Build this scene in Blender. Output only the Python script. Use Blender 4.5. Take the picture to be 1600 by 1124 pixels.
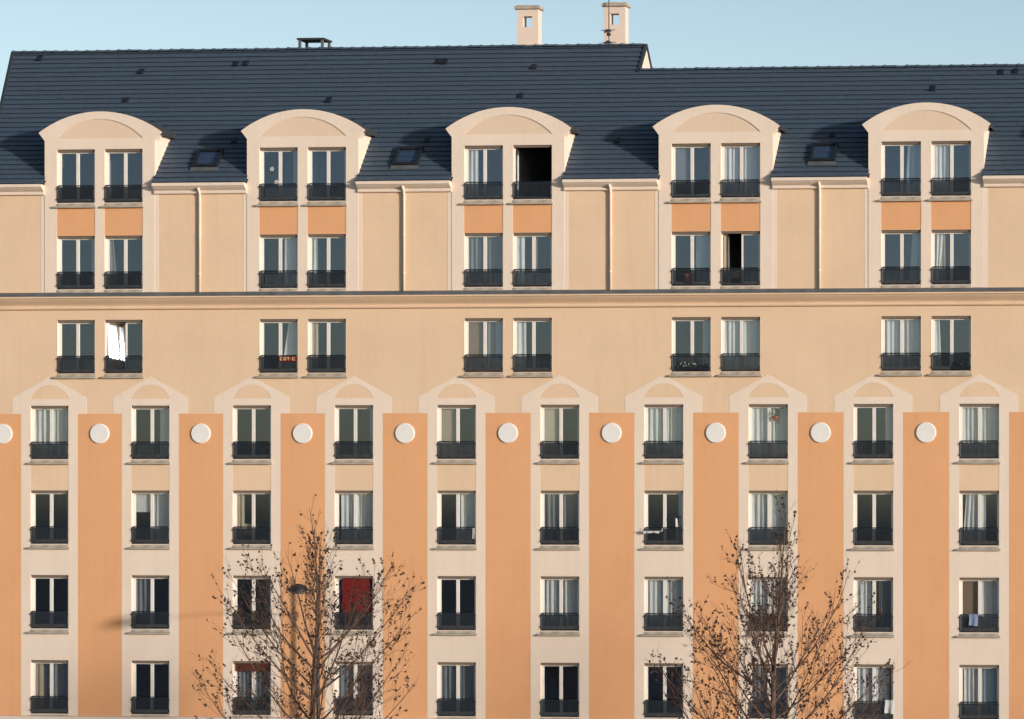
import bpy, bmesh, math, random
from mathutils import Vector, Matrix, Quaternion
from mathutils.geometry import tessellate_polygon

for o in list(bpy.data.objects):
    bpy.data.objects.remove(o, do_unlink=True)
scene = bpy.context.scene
col = scene.collection
R = math.radians

# ------------------------------------------------------------------ camera
CAM = Vector((43.9, -103.0, 11.3))
cd = bpy.data.cameras.new('Camera')
cam = bpy.data.objects.new('Camera', cd)
col.objects.link(cam)
cam.location = CAM
cam.rotation_euler = (R(90), 0, 0.0952608)
cd.sensor_fit = 'HORIZONTAL'
cd.sensor_width = 36.0
cd.lens = 118.4236
cd.shift_x = -0.593509
cd.shift_y = 0.120875
cd.clip_start = 0.5
cd.clip_end = 6000
scene.camera = cam

# ------------------------------------------------------------------ sky and sun
SUN_AZ = R(59.4)          # to the right of the facade's normal
SUN_EL = R(8.2)
SUN = Vector((math.sin(SUN_AZ) * math.cos(SUN_EL), -math.cos(SUN_AZ) * math.cos(SUN_EL), math.sin(SUN_EL)))
world = bpy.data.worlds.new('World')
scene.world = world
world.use_nodes = True
wn = world.node_tree
wn.nodes.clear()
sky = wn.nodes.new('ShaderNodeTexSky')
sky.sky_type = 'NISHITA'
sky.sun_disc = False
sky.sun_elevation = SUN_EL
sky.sun_rotation = math.atan2(SUN.x, SUN.y)
sky.altitude = 0
sky.air_density = 0.625
sky.dust_density = 0.6
sky.ozone_density = 0.1
bg = wn.nodes.new('ShaderNodeBackground')
bg.inputs['Strength'].default_value = 0.15
wo = wn.nodes.new('ShaderNodeOutputWorld')
wn.links.new(sky.outputs[0], bg.inputs['Color'])
wn.links.new(bg.outputs[0], wo.inputs['Surface'])

sd = bpy.data.lights.new('Sun', 'SUN')
sd.energy = 3.55
sd.angle = R(2.4)
sd.color = (1.0, 0.955, 0.90)
so = bpy.data.objects.new('Sun', sd)
col.objects.link(so)
so.rotation_euler = SUN.to_track_quat('Z', 'Y').to_euler()
so.location = (60, -40, 30)

scene.view_settings.view_transform = 'Standard'
scene.view_settings.look = 'None'
scene.view_settings.gamma = 1.0
scene.view_settings.use_curve_mapping = False
scene.view_settings.exposure = 0.2
scene.render.engine = 'CYCLES'
scene.cycles.max_bounces = 8
scene.cycles.transparent_max_bounces = 16

# ------------------------------------------------------------------ materials
def nodes_of(m):
    m.use_nodes = True
    nt = m.node_tree
    return nt, nt.nodes['Principled BSDF']

def mat_plain(name, c, rough=0.7, metallic=0.0, spec=0.4, var=0.12, scale=3.0, bump=0.0, bscale=60.0):
    """base colour with a noise of tone, optional fine relief"""
    m = bpy.data.materials.new(name)
    nt, b = nodes_of(m)
    tc = nt.nodes.new('ShaderNodeTexCoord')
    nz = nt.nodes.new('ShaderNodeTexNoise')
    nz.inputs['Scale'].default_value = scale
    nz.inputs['Detail'].default_value = 6
    nt.links.new(tc.outputs['Object'], nz.inputs['Vector'])
    rp = nt.nodes.new('ShaderNodeValToRGB')
    lo = tuple(max(0, x * (1 - var)) for x in c) + (1,)
    hi = tuple(min(1, x * (1 + var)) for x in c) + (1,)
    rp.color_ramp.elements[0].position = 0.3
    rp.color_ramp.elements[1].position = 0.7
    rp.color_ramp.elements[0].color = lo
    rp.color_ramp.elements[1].color = hi
    nt.links.new(nz.outputs['Fac'], rp.inputs['Fac'])
    nt.links.new(rp.outputs['Color'], b.inputs['Base Color'])
    b.inputs['Roughness'].default_value = rough
    b.inputs['Metallic'].default_value = metallic
    b.inputs['Specular IOR Level'].default_value = spec
    if bump > 0:
        n2 = nt.nodes.new('ShaderNodeTexNoise')
        n2.inputs['Scale'].default_value = bscale
        n2.inputs['Detail'].default_value = 4
        nt.links.new(tc.outputs['Object'], n2.inputs['Vector'])
        bp = nt.nodes.new('ShaderNodeBump')
        bp.inputs['Strength'].default_value = bump
        bp.inputs['Distance'].default_value = 0.01
        nt.links.new(n2.outputs['Fac'], bp.inputs['Height'])
        nt.links.new(bp.outputs['Normal'], b.inputs['Normal'])
    return m

def mat_render(name, c, stain=(0.66, 0.62, 0.58), amt=0.24):
    """painted mineral render: cloudy tone, faint vertical rain streaks, grain"""
    m = bpy.data.materials.new(name)
    nt, b = nodes_of(m)
    L = nt.links.new
    tc = nt.nodes.new('ShaderNodeTexCoord')
    big = nt.nodes.new('ShaderNodeTexNoise')
    big.inputs['Scale'].default_value = 0.55
    big.inputs['Detail'].default_value = 7
    big.inputs['Roughness'].default_value = 0.62
    L(tc.outputs['Object'], big.inputs['Vector'])
    mp = nt.nodes.new('ShaderNodeMapping')
    mp.inputs['Scale'].default_value = (3.2, 3.2, 0.22)
    L(tc.outputs['Object'], mp.inputs['Vector'])
    stk = nt.nodes.new('ShaderNodeTexNoise')
    stk.inputs['Scale'].default_value = 1.4
    stk.inputs['Detail'].default_value = 5
    L(mp.outputs['Vector'], stk.inputs['Vector'])
    r1 = nt.nodes.new('ShaderNodeMapRange')
    r1.inputs['From Min'].default_value = 0.35
    r1.inputs['From Max'].default_value = 0.72
    r1.inputs['To Max'].default_value = amt
    L(big.outputs['Fac'], r1.inputs['Value'])
    r2 = nt.nodes.new('ShaderNodeMapRange')
    r2.inputs['From Min'].default_value = 0.52
    r2.inputs['From Max'].default_value = 0.8
    r2.inputs['To Max'].default_value = amt * 0.65
    L(stk.outputs['Fac'], r2.inputs['Value'])
    ad = nt.nodes.new('ShaderNodeMath')
    ad.operation = 'ADD'
    L(r1.outputs[0], ad.inputs[0]); L(r2.outputs[0], ad.inputs[1])
    gr = nt.nodes.new('ShaderNodeTexNoise')
    gr.inputs['Scale'].default_value = 14
    gr.inputs['Detail'].default_value = 5
    L(tc.outputs['Object'], gr.inputs['Vector'])
    r3 = nt.nodes.new('ShaderNodeMapRange')
    r3.inputs['From Min'].default_value = 0.3
    r3.inputs['From Max'].default_value = 0.7
    r3.inputs['To Min'].default_value = -0.05
    r3.inputs['To Max'].default_value = 0.05
    L(gr.outputs['Fac'], r3.inputs['Value'])
    ad2 = nt.nodes.new('ShaderNodeMath')
    ad2.operation = 'ADD'
    ad2.use_clamp = True
    L(ad.outputs[0], ad2.inputs[0]); L(r3.outputs[0], ad2.inputs[1])
    mx = nt.nodes.new('ShaderNodeMix')
    mx.data_type = 'RGBA'
    mx.inputs[6].default_value = c + (1,)
    mx.inputs[7].default_value = tuple(x * s for x, s in zip(c, stain)) + (1,)
    L(ad2.outputs[0], mx.inputs[0])
    L(mx.outputs[2], b.inputs['Base Color'])
    b.inputs['Roughness'].default_value = 0.88
    b.inputs['Specular IOR Level'].default_value = 0.2
    fn = nt.nodes.new('ShaderNodeTexNoise')
    fn.inputs['Scale'].default_value = 45
    fn.inputs['Detail'].default_value = 4
    L(tc.outputs['Object'], fn.inputs['Vector'])
    bp = nt.nodes.new('ShaderNodeBump')
    bp.inputs['Strength'].default_value = 0.25
    bp.inputs['Distance'].default_value = 0.006
    L(fn.outputs['Fac'], bp.inputs['Height'])
    L(bp.outputs['Normal'], b.inputs['Normal'])
    return m

def mat_glass():
    m = bpy.data.materials.new('window_glass')
    m.use_nodes = True
    nt = m.node_tree
    nt.nodes.clear()
    L = nt.links.new
    out = nt.nodes.new('ShaderNodeOutputMaterial')
    tr = nt.nodes.new('ShaderNodeBsdfTransparent')
    tr.inputs['Color'].default_value = (0.95, 0.965, 0.97, 1)
    gl = nt.nodes.new('ShaderNodeBsdfGlossy')
    gl.inputs['Roughness'].default_value = 0.06
    gl.inputs['Color'].default_value = (0.66, 0.78, 1.0, 1)
    lw = nt.nodes.new('ShaderNodeLayerWeight')
    lw.inputs['Blend'].default_value = 0.5
    pw = nt.nodes.new('ShaderNodeMath')
    pw.operation = 'POWER'
    pw.inputs[1].default_value = 5.0
    L(lw.outputs['Facing'], pw.inputs[0])
    mt = nt.nodes.new('ShaderNodeMath')
    mt.operation = 'MULTIPLY_ADD'
    mt.inputs[1].default_value = 0.915
    mt.inputs[2].default_value = 0.095
    L(pw.outputs[0], mt.inputs[0])
    mx = nt.nodes.new('ShaderNodeMixShader')
    L(mt.outputs[0], mx.inputs[0]); L(tr.outputs[0], mx.inputs[1]); L(gl.outputs[0], mx.inputs[2])
    L(mx.outputs[0], out.inputs['Surface'])
    return m

def mat_cloth(name, c, trans=0.35):
    m = bpy.data.materials.new(name)
    m.use_nodes = True
    nt = m.node_tree
    nt.nodes.clear()
    L = nt.links.new
    out = nt.nodes.new('ShaderNodeOutputMaterial')
    tc = nt.nodes.new('ShaderNodeTexCoord')
    nz = nt.nodes.new('ShaderNodeTexNoise')
    nz.inputs['Scale'].default_value = 5
    L(tc.outputs['Object'], nz.inputs['Vector'])
    rp = nt.nodes.new('ShaderNodeValToRGB')
    rp.color_ramp.elements[0].color = tuple(x * 0.88 for x in c) + (1,)
    rp.color_ramp.elements[1].color = tuple(c) + (1,)
    L(nz.outputs['Fac'], rp.inputs['Fac'])
    d = nt.nodes.new('ShaderNodeBsdfDiffuse')
    t = nt.nodes.new('ShaderNodeBsdfTranslucent')
    L(rp.outputs['Color'], d.inputs['Color']); L(rp.outputs['Color'], t.inputs['Color'])
    mx = nt.nodes.new('ShaderNodeMixShader')
    mx.inputs[0].default_value = trans
    L(d.outputs[0], mx.inputs[1]); L(t.outputs[0], mx.inputs[2])
    L(mx.outputs[0], out.inputs['Surface'])
    return m

M = {}
M['tan'] = mat_render('tan_render', (0.705, 0.508, 0.35))
M['cream'] = mat_render('cream_render', (0.735, 0.605, 0.50), amt=0.2)
M['orange'] = mat_render('orange_render', (0.69, 0.355, 0.178), stain=(0.72, 0.68, 0.62), amt=0.26)
M['disc'] = mat_plain('white_disc_paint', (0.72, 0.69, 0.66), 0.8, var=0.04, scale=2)
M['pvc'] = mat_plain('white_window_frame', (0.72, 0.665, 0.61), 0.45, var=0.03, scale=2)
M['sill'] = mat_plain('sill_concrete', (0.36, 0.31, 0.25), 0.85, var=0.25, scale=4)
M['rail'] = mat_plain('railing_dark_metal', (0.016, 0.021, 0.029), 0.5, var=0.2, scale=4)
M['shutter'] = mat_plain('roller_shutter', (0.16, 0.12, 0.09), 0.7, var=0.1)
M['zinc'] = mat_plain('zinc_flashing', (0.10, 0.105, 0.11), 0.55, metallic=0.0, var=0.25, scale=2.5)
M['slate'] = mat_plain('roof_slate_tile', (0.054, 0.080, 0.114), 0.62, var=0.10, scale=5.0, bump=0.25, bscale=20, spec=0.5)
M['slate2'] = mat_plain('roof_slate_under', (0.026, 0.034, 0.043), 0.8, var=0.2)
M['dormer_slate'] = mat_plain('dormer_covering', (0.05, 0.053, 0.057), 0.6, var=0.25, scale=3)
M['chimney'] = mat_render('chimney_render', (0.72, 0.58, 0.49), amt=0.14)
M['dark_metal'] = mat_plain('dark_metal', (0.03, 0.033, 0.037), 0.5, var=0.2)
M['black_metal'] = mat_plain('black_metal', (0.012, 0.014, 0.018), 0.5, var=0.2)
M['tympan'] = mat_render('tympanum_render', (0.67, 0.515, 0.39), amt=0.12)
M['dark_blue'] = mat_plain('dark_blue_blind', (0.035, 0.06, 0.10), 0.8, var=0.1)
M['inner'] = mat_plain('room_inside', (0.22, 0.23, 0.25), 0.9, var=0.2, scale=1)
M['glass'] = mat_glass()
M['c_white'] = mat_cloth('curtain_white', (0.80, 0.80, 0.77), 0.25)
M['c_grey'] = mat_cloth('curtain_grey_sheer', (0.30, 0.31, 0.31))
M['c_beige'] = mat_cloth('curtain_beige', (0.62, 0.50, 0.36))
M['c_brown'] = mat_cloth('blind_brown', (0.30, 0.21, 0.13), 0.15)
M['c_pale'] = mat_cloth('blind_bright_beige', (0.72, 0.62, 0.47), 0.3)
M['c_blue'] = mat_cloth('curtain_pale_blue', (0.55, 0.66, 0.72))
M['red'] = mat_cloth('red_cloth', (0.17, 0.02, 0.019), 0.1)
M['redbrown'] = mat_cloth('red_brown_cloth', (0.11, 0.035, 0.025), 0.1)
M['white_cloth'] = mat_cloth('white_cloth', (0.58, 0.58, 0.57), 0.15)
M['bluecloth'] = mat_cloth('blue_patterned_cloth', (0.22, 0.28, 0.42), 0.15)
M['bark'] = mat_plain('bark', (0.105, 0.061, 0.043), 0.9, var=0.35, scale=8, bump=0.4, bscale=30)
M['dryleaf'] = mat_plain('dry_leaf', (0.05, 0.027, 0.021), 0.9, var=0.4, scale=3)
M['green'] = mat_plain('plant_green', (0.05, 0.08, 0.035), 0.8, var=0.4, scale=20)
M['terracotta'] = mat_plain('terracotta', (0.30, 0.12, 0.06), 0.85, var=0.2)
M['lampgrey'] = mat_plain('lamp_grey_paint', (0.018, 0.018, 0.019), 0.5, var=0.2)
M['lampglass'] = mat_plain('lamp_bowl', (0.10, 0.10, 0.095), 0.3, var=0.1)
M['asphalt'] = mat_plain('asphalt', (0.055, 0.055, 0.057), 0.9, var=0.2, scale=0.8, bump=0.3, bscale=40)
M['paving'] = mat_plain('paving', (0.26, 0.25, 0.235), 0.9, var=0.15, scale=1.0)
M['earth'] = mat_plain('earth_ground', (0.10, 0.105, 0.105), 0.95, var=0.3, scale=0.05)
M['cream_letter'] = mat_plain('cream_lettering', (0.62, 0.48, 0.26), 0.8, var=0.05)

# ------------------------------------------------------------------ mesh builder
class MB:
    def __init__(s):
        s.v = []; s.f = []
    def add(s, vs, fs):
        o = len(s.v)
        s.v += [tuple(p) for p in vs]
        s.f += [tuple(i + o for i in f) for f in fs]
        return s
    def box(s, x0, x1, y0, y1, z0, z1):
        vs = [(x0, y0, z0), (x1, y0, z0), (x1, y1, z0), (x0, y1, z0), (x0, y0, z1), (x1, y0, z1), (x1, y1, z1), (x0, y1, z1)]
        return s.add(vs, [(0, 3, 2, 1), (4, 5, 6, 7), (0, 1, 5, 4), (1, 2, 6, 5), (2, 3, 7, 6), (3, 0, 4, 7)])
    def plate(s, loops, y0, y1, back=True):
        """polygon with holes in the XZ plane, from y0 (front) to y1"""
        lp = [[Vector((x, z, 0)) for x, z in l] for l in loops]
        flat = [p for l in loops for p in l]
        tri = tessellate_polygon(lp)
        fr = [(x, y0, z) for x, z in flat]
        n = len(flat)
        vs = fr + [(x, y1, z) for x, z in flat]
        fs = []
        for a, b, c in tri:
            ax, az = flat[a]; bx, bz = flat[b]; cx, cz = flat[c]
            ccw = (bx - ax) * (cz - az) - (bz - az) * (cx - ax) > 0
            t = (a, b, c) if ccw else (a, c, b)
            fs.append(t)
            if back: fs.append((t[0] + n, t[2] + n, t[1] + n))
        o = 0
        for l in loops:
            k = len(l)
            for i in range(k):
                j = (i + 1) % k
                fs.append((o + i, o + j, o + j + n, o + i + n))
            o += k
        return s.add(vs, fs)
    def profile_x(s, prof, x0, x1):
        """closed profile [(y,z)] extruded along X"""
        n = len(prof)
        vs = [(x0, y, z) for y, z in prof] + [(x1, y, z) for y, z in prof]
        fs = [(i, (i + 1) % n, (i + 1) % n + n, i + n) for i in range(n)]
        fs.append(tuple(range(n - 1, -1, -1))); fs.append(tuple(range(n, 2 * n)))
        return s.add(vs, fs)
    def tube(s, pts, rad, k=6, cap=True):
        pts = [Vector(p) for p in pts]
        n = len(pts)
        if not hasattr(rad, '__len__'): rad = [rad] * n
        ref = None
        rings = []
        for i in range(n):
            d = (pts[min(i + 1, n - 1)] - pts[max(i - 1, 0)])
            if d.length < 1e-9: d = Vector((0, 0, 1))
            d.normalize()
            if ref is None:
                ref = Vector((1, 0, 0)) if abs(d.x) < 0.8 else Vector((0, 1, 0))
            a = d.cross(ref)
            if a.length < 1e-6: a = d.orthogonal()
            a.normalize(); b = d.cross(a); ref = -d.cross(b).cross(d) if False else ref
            rings.append([pts[i] + (a * math.cos(2 * math.pi * j / k) + b * math.sin(2 * math.pi * j / k)) * rad[i] for j in range(k)])
        vs = [p for r_ in rings for p in r_]
        fs = []
        for i in range(n - 1):
            for j in range(k):
                fs.append((i * k + j, i * k + (j + 1) % k, (i + 1) * k + (j + 1) % k, (i + 1) * k + j))
        if cap:
            fs.append(tuple(range(k - 1, -1, -1)))
            fs.append(tuple((n - 1) * k + j for j in range(k)))
        return s.add(vs, fs)
    def mesh(s, name, mat, smooth=False):
        me = bpy.data.meshes.new(name)
        me.from_pydata(s.v, [], s.f)
        me.materials.append(mat)
        bm = bmesh.new(); bm.from_mesh(me)
        bmesh.ops.recalc_face_normals(bm, faces=bm.faces)
        bm.to_mesh(me); bm.free()
        if smooth:
            for p in me.polygons: p.use_smooth = True
        me.update()
        return me

def put(name, me, parent=None, loc=(0, 0, 0), rot=(0, 0, 0), kind=None):
    o = bpy.data.objects.new(name, me)
    col.objects.link(o)
    o.location = loc
    o.rotation_euler = rot
    if parent is not None: o.parent = parent
    if kind: o['kind'] = kind
    return o

def empty(name, loc=(0, 0, 0)):
    o = bpy.data.objects.new(name, None)
    o.empty_display_size = 0.3
    col.objects.link(o)
    o.location = loc
    return o

def tag(o, label, cat, group=None):
    o['label'] = label; o['category'] = cat
    if group: o['group'] = group
    return o

def bevel(me, w, seg=1):
    bm = bmesh.new(); bm.from_mesh(me)
    bmesh.ops.bevel(bm, geom=list(bm.edges), offset=w, segments=seg, affect='EDGES', clamp_overlap=True)
    bm.to_mesh(me); bm.free()
    return me

# ------------------------------------------------------------------ ground
GX0, GX1, GY0, GY1 = -1500, 1500, -1500, 2500
put('ground', MB().add([(GX0, GY0, -0.13), (GX1, GY0, -0.13), (GX1, GY1, -0.13), (GX0, GY1, -0.13)], [(0, 1, 2, 3)]).mesh('ground', M['earth']), kind='structure')
put('road', MB().box(-300, 300, -32.0, -18.2, -0.2, -0.12).mesh('road', M['asphalt']), kind='structure')
pv = put('pavement', MB().box(-60, 90, -18.0, 0.0, -0.2, 0.0).mesh('pavement', M['paving']), kind='structure')
put('kerb', MB().box(-60, 90, -18.2, -18.0, -0.2, 0.004).mesh('kerb', M['paving']), kind='structure')

# ------------------------------------------------------------------ dimensions of the building
S = 3.3                         # spacing of the lower window columns
NC = 12                         # columns (two beyond the frame on the right)
COLX = [i * S for i in range(NC)]
BAYX = [(2 * i + 0.5) * S for i in range(NC // 2)]
XL, XR = -2.1, 38.1             # ends of the facade
OW, OH = 0.625, 1.70            # half width and height of an opening
ZT = [21.87, 19.135, 16.473, 13.759, 11.078, 8.398, 5.702]     # tops of the openings, row by row from above
ZBASE = 3.94                    # ledge above the ground floor
ZEAVE = 20.76
def roof_z(y): return 20.98 + y
Y1, Y2 = 4.56, 3.63             # ridge depth: high roof and low roof
XSTEP = 18.15                   # where the high roof stops
def verge_x(y): return XL - 0.24 * y
DEPTH = 9.2

bld = empty('apartment_building', (0, 0, 0))
tag(bld, 'cream and orange apartment block with slate roof and arched dormers', 'apartment building')

openings = []                   # (xc, ztop, row)
for b in BAYX:
    for r in range(3):
        for s in (-0.78, 0.78):
            openings.append((b + s, ZT[r], r))
for c in COLX:
    for r in range(3, 7):
        openings.append((c, ZT[r], r))

# facade wall: a grid of faces that leaves the openings out, with real reveals
def facade():
    ops = [(x - OW, x + OW, z - OH, z if r > 0 else ZEAVE) for x, z, r in openings]
    xs = sorted({round(v, 4) for o in ops for v in o[:2]} | {XL, XR})
    zs = sorted({round(v, 4) for o in ops for v in o[2:]} | {0.0, ZEAVE})
    mb = MB()
    idx = {}
    def vid(x, z, y=0.0):
        k = (x, y, z)
        if k not in idx:
            idx[k] = len(mb.v); mb.v.append(k)
        return idx[k]
    for i in range(len(xs) - 1):
        for j in range(len(zs) - 1):
            cx, cz = (xs[i] + xs[i + 1]) / 2, (zs[j] + zs[j + 1]) / 2
            if any(a < cx < b and c < cz < d for a, b, c, d in ops): continue
            mb.f.append((vid(xs[i], zs[j]), vid(xs[i + 1], zs[j]), vid(xs[i + 1], zs[j + 1]), vid(xs[i], zs[j + 1])))
    for a, b, c, d in ops:
        a, b, c, d = (round(v, 4) for v in (a, b, c, d))
        p = [(a, c), (b, c), (b, d), (a, d)]
        for i in range(4):
            q, w = p[i], p[(i + 1) % 4]
            if q[1] == w[1] == ZEAVE: continue
            mb.f.append((vid(q[0], q[1]), vid(q[0], q[1], 0.3), vid(w[0], w[1], 0.3), vid(w[0], w[1])))
    return mb
me = bpy.data.meshes.new('wall')
fm = facade()
me.from_pydata(fm.v, [], fm.f); me.materials.append(M['tan']); me.update()
put('wall', me, bld)

# end walls, back wall
g = MB()
YB = 2 * Y1
def gable_poly(xf, yr, ytop):
    return [(xf(0), 0, 0), (xf(DEPTH), DEPTH, 0), (xf(DEPTH), DEPTH, roof_z(0) - 0.25), (xf(yr), yr, roof_z(yr) - 0.1), (xf(0), 0, roof_z(0) - 0.25)]
put('gable_wall', MB().add(gable_poly(lambda y: verge_x(y) + 0.03, Y1, 0), [(0, 1, 2, 3, 4)]).mesh('gable_wall', M['cream']), bld)
put('gable_wall', MB().add(gable_poly(lambda y: XR, Y2, 0), [(4, 3, 2, 1, 0)]).mesh('gable_wall', M['cream']), bld)
put('back_wall', MB().add([(verge_x(DEPTH), DEPTH, 0), (XR, DEPTH, 0), (XR, DEPTH, 20.8), (verge_x(DEPTH), DEPTH, 20.8)], [(0, 1, 2, 3)]).mesh('back_wall', M['tan']), bld)
# step between the two ridges (a sliver of gable wall)
put('gable_wall', MB().add([(XSTEP, Y2 - 0.4, roof_z(Y2) - 0.45), (XSTEP, Y1, roof_z(Y1) - 0.05), (XSTEP, Y1 + 1.6, roof_z(Y1) - 1.65)], [(0, 1, 2)]).mesh('gable_wall', M['chimney']), bld)

# room shells behind the windows
im = MB()
zf = [3.7] + [z - OH - 0.22 for z in ZT[::-1]][1:] + [roof_z(Y2) - 1.0]
zf = [3.85, 6.5, 9.2, 11.88, 14.55, 17.25, 19.95]
for z in zf: im.box(XL + 0.1, XR - 0.1, 0.3, 5.0, z - 0.22, z)
im.box(XL + 0.1, XR - 0.1, 5.0, 5.2, 3.8, 24.0)
for k in range(-1, 12):
    x = k * S + S / 2
    if XL < x < XR: im.box(x - 0.05, x + 0.05, 0.31, 5.0, 3.8, 17.0)
for k in range(6):
    x = (2 * k + 0.5) * S
    im.box(x - 0.05, x + 0.05, 0.31, 5.0, 14.6, 22.3)
    im.box(x + S - 0.05, x + S + 0.05, 0.31, 5.0, 14.6, 20.6)
put('room_partition', im.mesh('room_partition', M['inner']), bld)

# ledge above ground floor
put('ledge', MB().profile_x([(0.0, 3.6), (-0.10, 3.62), (-0.12, 3.70), (-0.16, 3.86), (-0.16, 3.92), (0.0, ZBASE + 0.005)], XL, XR).mesh('ledge', M['cream']), bld)
put('plinth', MB().box(XL, XR, -0.06, 0.0, 0.0, 0.7).mesh('plinth', M['sill']), bld)

# ------------------------------------------------------------------ painted surrounds, orange panels, discs
PF = -0.006
def rect(x0, x1, z0, z1): return [(x0, z0), (x1, z0), (x1, z1), (x0, z1)]
def arc_seg(hw, zb, rise, n=18):
    rr = (hw * hw + rise * rise) / (2 * rise)
    a = math.asin(min(1, hw / rr))
    return [(rr * math.sin(a - 2 * a * i / n), zb + rise - rr + rr * math.cos(a - 2 * a * i / n)) for i in range(n + 1)]

def surround_mesh():
    out = [(-0.93, ZBASE + 0.006), (0.93, ZBASE + 0.006), (0.93, 13.50), (1.22, 13.50), (1.22, 14.01), (0.02, 14.66), (-0.02, 14.66), (-1.22, 14.01), (-1.22, 13.50), (-0.93, 13.50)]
    holes = [rect(-OW, OW, ZT[r] - OH, ZT[r]) for r in (3, 5, 6)]
    # window of the second row together with the tan field above it
    holes.append(rect(-OW, OW, ZT[4] - OH, ZT[3] - OH - 0.12))
    holes.append(arc_seg(0.63, 13.97, 0.445))
    return MB().plate([out] + holes, PF, 0.02, back=False).mesh('window_surround', M['cream'])
sm = surround_mesh()
for c in COLX: put('window_surround', sm, bld, (c, 0, 0))

om = MB().plate([rect(-0.718, 0.718, ZBASE + 0.006, 13.495)], -0.004, 0.02, back=False).mesh('orange_panel', M['orange'])
dm = bpy.data.meshes.new('wall_disc')
d = MB()
n = 40
prof = [(0.0, -0.05), (0.295, -0.05), (0.315, -0.035), (0.315, 0.01)]
vs = [(0, -0.05, 0)]
fs = []
for j in range(n):
    a = 2 * math.pi * j / n
    for r_, y in prof[1:]: vs.append((r_ * math.cos(a), y, r_ * math.sin(a)))
for j in range(n):
    p, q = 1 + 3 * j, 1 + 3 * ((j + 1) % n)
    fs += [(0, p, q), (p, p + 1, q + 1, q), (p + 1, p + 2, q + 2, q + 1)]
d.add(vs, fs)
dm = d.mesh('wall_disc', M['disc'])
for i in range(-1, NC):
    x = (i + 0.5) * S
    if i == -1:
        put('orange_panel', MB().plate([rect(XL, -0.932, ZBASE + 0.006, 13.495)], -0.004, 0.02, back=False).mesh('orange_panel', M['orange']), bld)
    elif i == NC - 1:
        put('orange_panel', MB().plate([rect(COLX[-1] + 0.932, XR, ZBASE + 0.006, 13.495)], -0.004, 0.02, back=False).mesh('orange_panel', M['orange']), bld)
        continue
    else:
        put('orange_panel', om, bld, (x, 0, 0))
    put('wall_disc', dm, bld, (x + (0.12 if i in (-1, 9) else 0.0), 0, 12.87))

# ------------------------------------------------------------------ dormers
BW = 1.80                        # half width of the projecting bay
BF = -0.02
ZTIP, ZAPEX, HW = 22.40, 23.06, 2.0
RR = (HW ** 2 + (ZAPEX - ZTIP) ** 2) / (2 * (ZAPEX - ZTIP))
ZC = ZAPEX - RR
def arch_z(x): return ZC + math.sqrt(max(0, RR * RR - x * x))
def bay_front():
    n = 28
    arch = [(HW - 2 * HW * i / n, arch_z(HW - 2 * HW * i / n)) for i in range(n + 1)]
    out = [(-BW, 17.34), (BW, 17.34), (BW, 22.14)] + arch + [(-BW, 22.14)]
    holes = []
    for s in (-0.78, 0.78):
        holes.append(rect(s - OW, s + OW, ZT[0] - OH, ZT[0]))
        # lower window with the orange field above it
        holes.append(rect(s - OW, s + OW, ZT[1] - OH, ZT[0] - OH - 0.12))
    holes.append(arc_seg(1.41, 22.21, 0.61, 24))
    return MB().plate([out] + holes, BF, 0.30, back=False).mesh('bay_front', M['cream'])
bf = bay_front()
tym = MB().plate([arc_seg(1.43, 22.20, 0.63, 24)], BF + 0.025, BF + 0.06, back=False).mesh('tympanum', M['tympan'])
spo = MB().plate([rect(-OW - 0.002, OW + 0.002, ZT[1], ZT[0] - OH - 0.115)], BF + 0.012, 0.28, back=False).mesh('spandrel_panel', M['orange'])
bands = [MB().plate([rect(a, b, 17.34, 20.42)], PF, 0.02, back=False).mesh('painted_band', M['cream']) for a, b in ((-1.925, -BW - 0.001), (BW + 0.001, 1.925))]
def cheek(sx):
    # triangle from the front back to the slope of the roof, 10 cm thick
    x0, x1 = sorted((sx * (BW - 0.0), sx * (BW - 0.10)))
    prof = [(0.30, 20.4), (0.30, 22.42), (1.55, 22.42), (1.55, 22.2), (-0.02 + 0.32, 20.9)]
    prof = [(0.295, 20.4), (1.75, 22.0), (1.75, 22.36), (0.295, 22.36)]
    return MB().profile_x(prof, x0, x1).mesh('cheek', M['cream'])
ck = {s: cheek(s) for s in (-1, 1)}
def dormer_roof():
    n = 28
    top, bot = [], []
    for i in range(n + 1):
        x = -HW + 2 * HW * i / n
        nx, nz = x / RR, (arch_z(x) - ZC) / RR
        top.append((x + nx * 0.05, arch_z(x) + nz * 0.05 - 0.005))
        bot.append((x - nx * 0.06, arch_z(x) - nz * 0.06))
    loop = top + bot[::-1]
    k = len(loop)
    y0, y1 = BF + 0.10, 2.35
    vs = [(x, y0, z - 0.045) for x, z in loop] + [(x, y1, z - 0.045) for x, z in loop]
    fs = [(i, (i + 1) % k, (i + 1) % k + k, i + k) for i in range(k)]
    for i in range(n):
        fs.append((i, i + 1, k - 2 - i, k - 1 - i))
    return MB().add(vs, fs).mesh('dormer_roof', M['dormer_slate'])
dr = dormer_roof()
for b in BAYX:
    dmr = put('dormer', bf, bld, (b, 0, 0))
    put('tympanum', tym, dmr)
    for s in (-0.78, 0.78): put('spandrel_panel', spo, dmr, (s, 0, 0))
    for s in (-1, 1): put('cheek', ck[s], dmr)
    put('dormer_roof', dr, dmr)
    for bm_ in bands: put('painted_band', bm_, dmr)

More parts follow.
